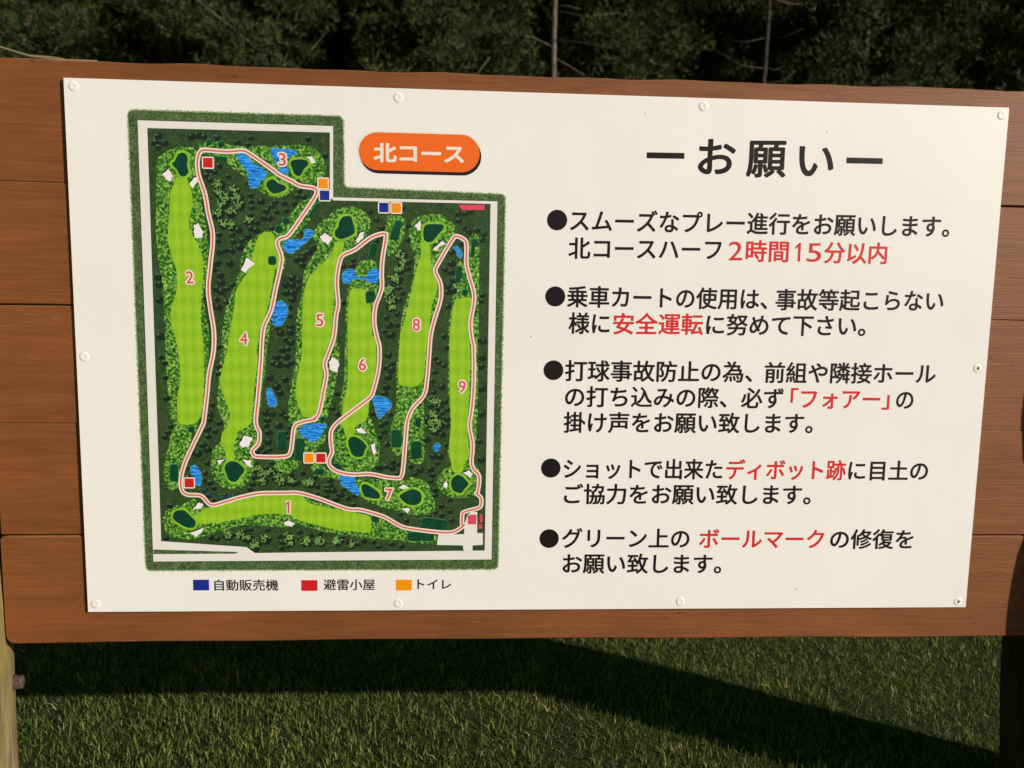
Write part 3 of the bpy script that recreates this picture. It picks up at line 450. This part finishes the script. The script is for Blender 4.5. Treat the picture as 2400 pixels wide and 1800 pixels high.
sign = empty('course_sign', (0.75, -0.0016, GY)); tag(sign, 'white sheet with a golf course map and red and black notices, screwed to brown planks', 'sign')
def P3(p, layer): return (p[0] * 1e-4, FACE - layer * 0.00010, p[1] * 1e-4 + GY)
bm = bmesh.new(); bmesh.ops.create_cube(bm, size=1, matrix=Matrix.Translation((0.75, FACE + 0.0015, GY + 0.425)) @ Matrix.Diagonal((1.5, 0.003, 0.85, 1)))
bmesh.ops.bevel(bm, geom=bm.edges[:], offset=0.0004, segments=2, affect='EDGES'); bm_link('sheet', bm, M['sheet'], sign)
def smooth(pts, closed=True, k=5):
    n = len(pts); out = []
    rng_ = range(n) if closed else range(n - 1)
    for i in rng_:
        g = (lambda j: pts[j % n]) if closed else (lambda j: pts[min(max(j, 0), n - 1)])
        a, b, c, d = g(i - 1), g(i), g(i + 1), g(i + 2)
        for s_ in range(k):
            t = s_ / k
            out.append(tuple(0.5 * (2 * b[m] + (c[m] - a[m]) * t + (2 * a[m] - 5 * b[m] + 4 * c[m] - d[m]) * t * t + (3 * b[m] - a[m] - 3 * c[m] + d[m]) * t ** 3) for m in (0, 1)))
    if not closed: out.append(tuple(pts[-1]))
    return out
def area(p): return sum(p[i - 1][0] * p[i][1] - p[i][0] * p[i - 1][1] for i in range(len(p))) / 2
def fill(bm, pts, layer, mi=0):
    if area(pts) < 0: pts = pts[::-1]
    try: f = bm.faces.new([bm.verts.new(P3(p, layer)) for p in pts]); f.material_index = mi
    except ValueError: pass
def ring_grow(pts, d):
    """offset a closed outline outwards by d (0.1 mm units)"""
    if area(pts) < 0: pts = pts[::-1]
    n = len(pts); out = []
    for i in range(n):
        a, c = pts[i - 1], pts[(i + 1) % n]; tx, ty = c[0] - a[0], c[1] - a[1]; l = math.hypot(tx, ty) or 1
        out.append((pts[i][0] + ty / l * d, pts[i][1] - tx / l * d))
    return out
def strip(bm, pts, w, layer, mi=0, closed=True):
    n = len(pts); L = []; Rr = []
    for i in range(n):
        a, c = (pts[i - 1], pts[(i + 1) % n]) if closed else (pts[max(i - 1, 0)], pts[min(i + 1, n - 1)])
        tx, ty = c[0] - a[0], c[1] - a[1]; l = math.hypot(tx, ty) or 1
        L.append((pts[i][0] - ty / l * w, pts[i][1] + tx / l * w)); Rr.append((pts[i][0] + ty / l * w, pts[i][1] - tx / l * w))
    for i in range(n if closed else n - 1):
        j = (i + 1) % n; la = layer + (i % 8) * 0.05
        f = bm.faces.new([bm.verts.new(P3(p, la)) for p in (L[i], Rr[i], Rr[j], L[j])]); f.material_index = mi
    for i in range(0 if closed else 1, n):          # round joins at the bends
        j = (i + 1) % n; a = Vector(pts[i]) - Vector(pts[i - 1]); b = Vector(pts[j]) - Vector(pts[i])
        if a.length and b.length and abs(a.angle(b)) > 0.35: fill(bm, [(pts[i][0] + w * math.cos(u), pts[i][1] + w * math.sin(u)) for u in np.linspace(0, 6.283, 17)[:-1]], layer + 0.41 + (i % 9) * 0.004, mi)
def dense(pts, step):
    out = []
    for i in range(len(pts)):
        a, b = pts[i], pts[(i + 1) % len(pts)]; n = max(1, int(math.hypot(b[0] - a[0], b[1] - a[1]) / step))
        out += [(a[0] + (b[0] - a[0]) * k / n, a[1] + (b[1] - a[1]) * k / n) for k in range(n)]
    return out
def roundc(pts, r):
    out = []; n = len(pts)
    for i in range(n):
        p = Vector(pts[i]); a = Vector(pts[i - 1]) - p; b = Vector(pts[(i + 1) % n]) - p; rr = min(r, a.length * .45, b.length * .45)
        s0 = p + a.normalized() * rr; s1 = p + b.normalized() * rr
        for k in range(5):
            t = k / 4; out.append(tuple(s0 * (1 - t) ** 2 + p * 2 * t * (1 - t) + s1 * t * t))
    return out
def rough_edge(pts, amp, step, seed):
    rd = random.Random(seed); d = dense(pts, step); n = len(d); out = []
    for i in range(n):
        a, c = d[i - 1], d[(i + 1) % n]; tx, ty = c[0] - a[0], c[1] - a[1]; l = math.hypot(tx, ty) or 1; q = rd.uniform(-amp, amp)
        out.append((d[i][0] + ty / l * q, d[i][1] - tx / l * q))
    return out
# --- the course map: one part, what is drawn on it as its sub-parts
bm = bmesh.new(); fill(bm, GROUND, 4)
for i, r in enumerate(ROUGH): fill(bm, rough_edge(smooth(r, k=4), 9, 26, i), 5 + i * 0.03, 1)
cmap = bm_link('course_map', bm, [M['land'], M['rough']], sign)
tag(cmap, 'green golf course map with fairways, ponds and a cart path')
hw = random.Random(8)
bm = bmesh.new(); hp = roundc(HEDGE, 90)
for q in range(3): fill(bm, rough_edge(ring_grow(hp, (16, 4, -8)[q]), (16, 10, 5)[q], (9, 14, 20)[q], 40 + q), 1 + q * 0.3, q)
_hl = speckle('printed hedge tips', 430, [(0.30, ink(140, 160, 110)), (0.72, ink(196, 200, 166))])
bm_link('hedge_border', bm, [_hl, speckle('printed hedge outer leaves', 430, [(0.30, ink(92, 116, 66)), (0.72, ink(146, 162, 112))]), M['hedge']], cmap)
bm = bmesh.new(); fill(bm, ring_grow(ROAD, 10), 2.4, 1); fill(bm, ROAD, 3, 0); fill(bm, STRIP, 3.5, 2); fill(bm, CLUBROAD, 8); bm_link('perimeter_road', bm, [M['road'], M['shade'], M['hedge']], cmap)
for f in FAIRWAY:
    bm = bmesh.new(); fill(bm, smooth(f, k=4), 7); bm_link('fairway', bm, M['fairway'], cmap)
for g in GREEN:
    bm = bmesh.new(); s_ = smooth(g, k=6); fill(bm, ring_grow(s_, 38), 8, 1); fill(bm, s_, 9, 0); bm_link('putting_green', bm, [M['green'], M['fringe']], cmap)
for p in POND:
    bm = bmesh.new(); s_ = smooth(p, k=5); fill(bm, ring_grow(s_, 9), 6.5, 1); fill(bm, s_, 7.2, 0); bm_link('pond', bm, [M['pond'], M['rough']], cmap)
bm = bmesh.new(); strip(bm, smooth(STREAM, False, 6), 9, 7, 0, False); bm_link('stream', bm, plain('printed stream', ink(26, 78, 96), .42), cmap)
for b in BUNKER:
    sc_ = []; cx_ = sum(p[0] for p in b) / len(b); cy_ = sum(p[1] for p in b) / len(b)
    for i in range(len(b)):
        a_, c_ = b[i], b[(i + 1) % len(b)]; mx_, my_ = (a_[0] + c_[0]) / 2, (a_[1] + c_[1]) / 2
        sc_.append((a_[0] + (a_[0] - cx_) * .03, a_[1] + (a_[1] - cy_) * .03)); sc_.append((mx_ + (cx_ - mx_) * (.11, -.10, .03)[i % 3], my_ + (cy_ - my_) * (.11, -.10, .03)[i % 3]))
    bm = bmesh.new(); s_ = smooth(sc_, k=3); fill(bm, [(x - 13, y + 15) for x, y in ring_grow(s_, 3)], 7.6, 1); fill(bm, s_, 8.4, 0); bm_link('bunker', bm, [M['sand'], M['shade']], cmap)
for i, b in enumerate(TEE):
    bm = bmesh.new(); s_ = roundc(b, 50); fill(bm, [(x - 7, y + 10) for x, y in ring_grow(s_, 2)], 7.52 + i * .003, 1); fill(bm, s_, 8.21 + i * .003, 0); bm_link('tee', bm, [M['tee'], M['teerim']], cmap)
for b in BUILD:
    bm = bmesh.new(); fill(bm, b, 9.5); bm_link('clubhouse', bm, M['pink'], cmap)
bm = bmesh.new(); rd = random.Random(77)
def inside(p, poly):
    c = False
    for i in range(len(poly)):
        (x1, y1), (x2, y2) = poly[i - 1], poly[i]
        if (y1 > p[1]) != (y2 > p[1]) and p[0] < (x2 - x1) * (p[1] - y1) / (y2 - y1) + x1: c = not c
    return c
block = [ring_grow(smooth(r, k=3), 26) for r in ROUGH] + [ring_grow(smooth(r, k=3), 20) for r in FAIRWAY + POND] + [ring_grow(dense(GROUND, 60), -82)] + [ring_grow(CLUBROAD, 40)]
EXTRA = []; gx = [p[0] for p in GROUND]; gy = [p[1] for p in GROUND]; spots = list(TREEBIG) + list(TREESMALL); pthin = smooth(PATH, True, 3)
for _ in range(2600):
    p = (rd.uniform(min(gx), max(gx)), rd.uniform(min(gy), max(gy)))
    if any((p[0] - q[0]) ** 2 + (p[1] - q[1]) ** 2 < 84 ** 2 for q in spots) or math.sin(p[0] * .0041 + 1) * math.cos(p[1] * .0033) > 0.35: continue
    if not inside(p, block[-2]) or any(inside(p, b) for b in block[:-2]) or inside(p, block[-1]) or any((p[0] - q[0]) ** 2 + (p[1] - q[1]) ** 2 < 62 ** 2 for q in pthin): continue
    EXTRA.append(p); spots.append(p)
for lst, big in ((EXTRA, False), (TREEBIG, True), (TREESMALL, False)):
    for (x, y) in lst:
        if lst is TREESMALL and not inside((x, y), block[-2]): continue
        rr = 98 if big else (52 if lst is EXTRA else 68)
        blob = [(x + 14 + rr * rd.uniform(.75, 1.1) * math.cos(a), y - 14 + rr * .85 * rd.uniform(.75, 1.1) * math.sin(a)) for a in np.linspace(0, 6.283, 14)[:-1]]
        fill(bm, smooth(blob, k=2), 5.65 + rd.random() * .3, 0)
        for q in range(16 if big else 5):
            a = rd.uniform(0, 6.28) if big else rd.uniform(0.2, 3.4); d = rd.uniform(10, rr * .85) * (1 if big else .62); lx, ly = x - 6 + d * math.cos(a), y + 10 + d * math.sin(a) * .8
            th = a * .8 + rd.uniform(-.4, .4) if big else a + 1.57; la, lb = (26, 9.5) if big else (17, 7); la *= rd.uniform(.7, 1.2)
            fill(bm, [(lx + la * math.cos(u) * math.cos(th) - lb * math.sin(u) * math.sin(th), ly + la * math.cos(u) * math.sin(th) + lb * math.sin(u) * math.cos(th)) for u in np.linspace(0, 6.283, 9)[:-1]], 6.0 + rd.random() * .4, 1 if big else 2)
bm_link('woodland', bm, [M['bush'], M['leaf'], M['bushlit']], cmap)
pp = smooth(PATH, True, 4)
bm = bmesh.new(); strip(bm, pp, 37, 10, 1); strip(bm, pp, 14, 10.6, 0); bm_link('cart_path', bm, [M['pathred'], M['cream']], cmap)
# --- lettering
def text_mesh(s, weight=0.0):
    cu = bpy.data.curves.new('lettering', 'FONT'); cu.body = s; cu.size = 1; cu.resolution_u = 4
    o = bpy.data.objects.new('lettering', cu); COL.objects.link(o); dg = bpy.context.evaluated_depsgraph_get(); dg.update()
    me = bpy.data.meshes.new_from_object(o.evaluated_get(dg)); bpy.data.objects.remove(o); bpy.data.curves.remove(cu); me.materials.clear()
    if weight:                           # embolden: the same outlines laid down again round a small circle, as a thick pen would
        base = me.copy(); bm = bmesh.new(); k = 6 if weight < 0.03 else 14
        for j in range(k):
            a = 2 * math.pi * j / k; c = base.copy(); c.transform(Matrix.Translation((weight * math.cos(a), weight * math.sin(a), j * 0.01))); bm.from_mesh(c); bpy.data.meshes.remove(c)
        bm.to_mesh(me); bm.free(); bpy.data.meshes.remove(base)
    return me
def letters(name, s, x0, y0, x1, y1, size, mat, parent, weight=0.006, layer=2, bbox_h=None):
    """set a run of characters between two points of the sheet (ink left, ink right, mid height), 0.1 mm units"""
    me = text_mesh(s, weight); co = np.empty(len(me.vertices) * 3, np.float32); me.vertices.foreach_get('co', co); co = co.reshape(-1, 3)
    lo, hi = co.min(0), co.max(0); sx = (x1 - x0) / (hi[0] - lo[0]); sy = size
    if bbox_h: sy = bbox_h / (hi[1] - lo[1]); cy = (lo[1] + hi[1]) / 2
    else: cy = 0.365
    t = (co[:, 0] - lo[0]) * sx
    X = x0 + t; Y = y0 + (y1 - y0) * t / (x1 - x0) + (co[:, 1] - cy) * sy
    out = np.stack([X * 1e-4, FACE - layer * 1e-4 - co[:, 2] * 2e-4, Y * 1e-4 + GY], 1).astype(np.float32)
    me.vertices.foreach_set('co', out.ravel()); me.update(); return link(name, me, mat, parent)
def rect(bm, x0, y0, x1, y1, layer, mi=0): fill(bm, [(x0, y0), (x1, y0), (x1, y1), (x0, y1)], layer, mi)
def figure_one(x0, x1, y, h):
    w = x1 - x0; return [(x0 + w * a, y - h / 2 + h * b) for a, b in ((.52, 0), (1, 0), (1, 1), (.66, 1), (0, .80), (0, .64), (.52, .79))]
for n, x, y in NUMBER:
    if n == '1':
        bm = bmesh.new(); f1 = figure_one(x - 36, x + 26, y, 205); fill(bm, roundc(ring_grow(dense(f1, 30), 22), 12), 11.4, 1); fill(bm, f1, 12.6, 0)
        bm_link('hole_number', bm, [M['numred'], M['cream']], cmap); continue
    w, h = (48 if n == '1' else 118), 196
    o = letters('hole_number', n, x - w / 2, y, x + w / 2, y, 1, M['numred'], cmap, 0.012, 12.6, h)
    me = o.data; me.materials.append(M['cream']); b2 = letters('outline', n, x - w / 2 - 22, y, x + w / 2 + 22, y, 1, M['cream'], None, 0.10, 11.4, h + 40)
    bm = bmesh.new(); bm.from_mesh(me); k0 = len(bm.faces); b2.data.transform(Matrix.Translation(-wloc(cmap))); bm.from_mesh(b2.data)
    for f in list(bm.faces)[k0:]: f.material_index = 1
    bm.to_mesh(me); bm.free(); bpy.data.objects.remove(b2)
for c, x, y in MARKER:
    bm = bmesh.new(); fill(bm, roundc([(x - 93, y - 93), (x + 93, y - 93), (x + 93, y + 93), (x - 93, y + 93)], 26), 11.5, 1); rect(bm, x - 74, y - 74, x + 74, y + 74, 12.2)
    o = bm_link('map_marker', bm, [M['sq_' + c], M['cream']], cmap); tag(o, {'red': 'red square map marker', 'orange': 'orange square map marker', 'blue': 'navy square map marker'}[c])
EM = 372
for bul, runs in LINES:
    root = None
    if bul:
        bm = bmesh.new(); fill(bm, [(bul[0] + 163 * math.cos(a), bul[1] + 163 * math.sin(a)) for a in np.linspace(0, 2 * math.pi, 49)[:-1]], 2); bm_link('bullet', bm, M['black'], sign)
    for s, c, x0, y0, x1, y1 in runs:
        if s == '1':
            bm = bmesh.new(); fill(bm, figure_one(x0, x1, (y0 + y1) / 2, 305), 2); bm_link('red_wording', bm, M['red'], root); continue
        o = letters('text_line' if not c else 'red_wording', s, x0, y0, x1, y1, EM, M['red' if c else 'black'], root or sign, 0.003 if s in '25' else 0.020, 2, 305 if s in '25' else None)
        root = root or o
        if c: tag(o, 'red emphasised words')
head = None
for s, c, x0, y0, x1, y1 in HEADING:
    o = letters('heading', s, x0, y0, x1, y1, 640, M['black'], sign, 0.022) if head is None else letters('heading_character', s, x0, y0, x1, y1, 640, M['black'], head, 0.022); head = head or o
for x0, y0, x1, y1 in DASH:
    bm = bmesh.new(); w = 46; fill(bm, [(x0, y0 - w), (x1, y1 - w), (x1, y1 + w), (x0, y0 + w)], 2); bm_link('heading_dash', bm, M['black'], head)
for c, x0, y0, x1, y1, (s, _, a0, b0, a1, b1) in LEGEND:
    bm = bmesh.new(); rect(bm, x0, min(y0, y1), x1, max(y0, y1), 2); o = bm_link('legend_square', bm, M['sq_' + c], sign); tag(o, {'red': 'red legend square', 'orange': 'orange legend square', 'blue': 'navy legend square'}[c])
    letters('legend_text', s, a0, b0, a1, b1, 205, M['rule'], sign, 0.014)
def pill(cx, cy, hw_, hh, k=14):
    out = []
    for s_ in (0, 1):
        for j in range(k + 1):
            a = -math.pi / 2 + math.pi * j / k + s_ * math.pi; out.append((cx + (hw_ - hh) * (1 if s_ == 0 else -1) + hh * math.cos(a), cy + hh * math.sin(a)))
    return out
(pa, pb), (pc, pd), _p = PILL
px, py = (pa[0] + pb[0]) / 2, (pc[1] + pd[1]) / 2; hw_, hh = (pb[0] - pa[0]) / 2, (pc[1] - pd[1]) / 2
bm = bmesh.new(); fill(bm, pill(px - 4, py + 4, hw_ + 22, hh + 20), 1, 2); fill(bm, pill(px + 20, py - 44, hw_ + 6, hh + 6), 1.6, 1); fill(bm, pill(px, py, hw_, hh), 2.4, 0)
badge = bm_link('title_badge', bm, [M['orange'], M['rule'], M['cream']], sign); tag(badge, 'orange rounded title badge with a dark lower rim')
letters('badge_text', PILLTEXT[0], *PILLTEXT[2:], 310, M['cream'], badge, 0.034, 3.4)
for i, (x, y) in enumerate(CAPS):
    bm = bmesh.new(); prof = [(0, 0.0005), (0.0030, 0.0006), (0.0052, 0.0008), (0.0066, 0.0006), (0.0077, 0.0001)]; seg = 24; rings = []
    for r_, h_ in prof[1:]: rings.append([bm.verts.new((x * 1e-4 + r_ * math.cos(2 * math.pi * k / seg), FACE - h_, y * 1e-4 + GY + r_ * math.sin(2 * math.pi * k / seg))) for k in range(seg)])
    c = bm.verts.new((x * 1e-4, FACE - prof[0][1] + (0.00025 if i % 3 else 0), y * 1e-4 + GY))
    for k in range(seg):
        bm.faces.new((c, rings[0][(k + 1) % seg], rings[0][k]))
        for q, w in zip(rings, rings[1:]): bm.faces.new((q[k], q[(k + 1) % seg], w[(k + 1) % seg], w[k]))
    bmesh.ops.recalc_face_normals(bm, faces=bm.faces)
    if i in (5, 9):                     # cap popped, dark slot showing
        f = bm.faces.new([bm.verts.new((x * 1e-4 + 0.0008 + 0.0017 * math.cos(a), FACE - 0.0011, y * 1e-4 + GY + 0.0027 * math.sin(a))) for a in np.linspace(0, 6.283, 13)[:-1]]); f.material_index = 1
    o = bm_link('screw_cap', bm, [M['cap'], M['hole']], sign, True)
    if i in (5, 9): tag(o, 'screw cap with a dark open slot')
bm = bmesh.new(); rd = random.Random(6)
for x, y in SPECK: fill(bm, [(x + rd.uniform(8, 15) * math.cos(a), y + rd.uniform(8, 20) * math.sin(a)) for a in np.linspace(0, 6.283, 9)[:-1]], 1)
bm_link('dirt_speck', bm, plain('dirt', (0.33, 0.29, 0.21, 1), .8), sign)
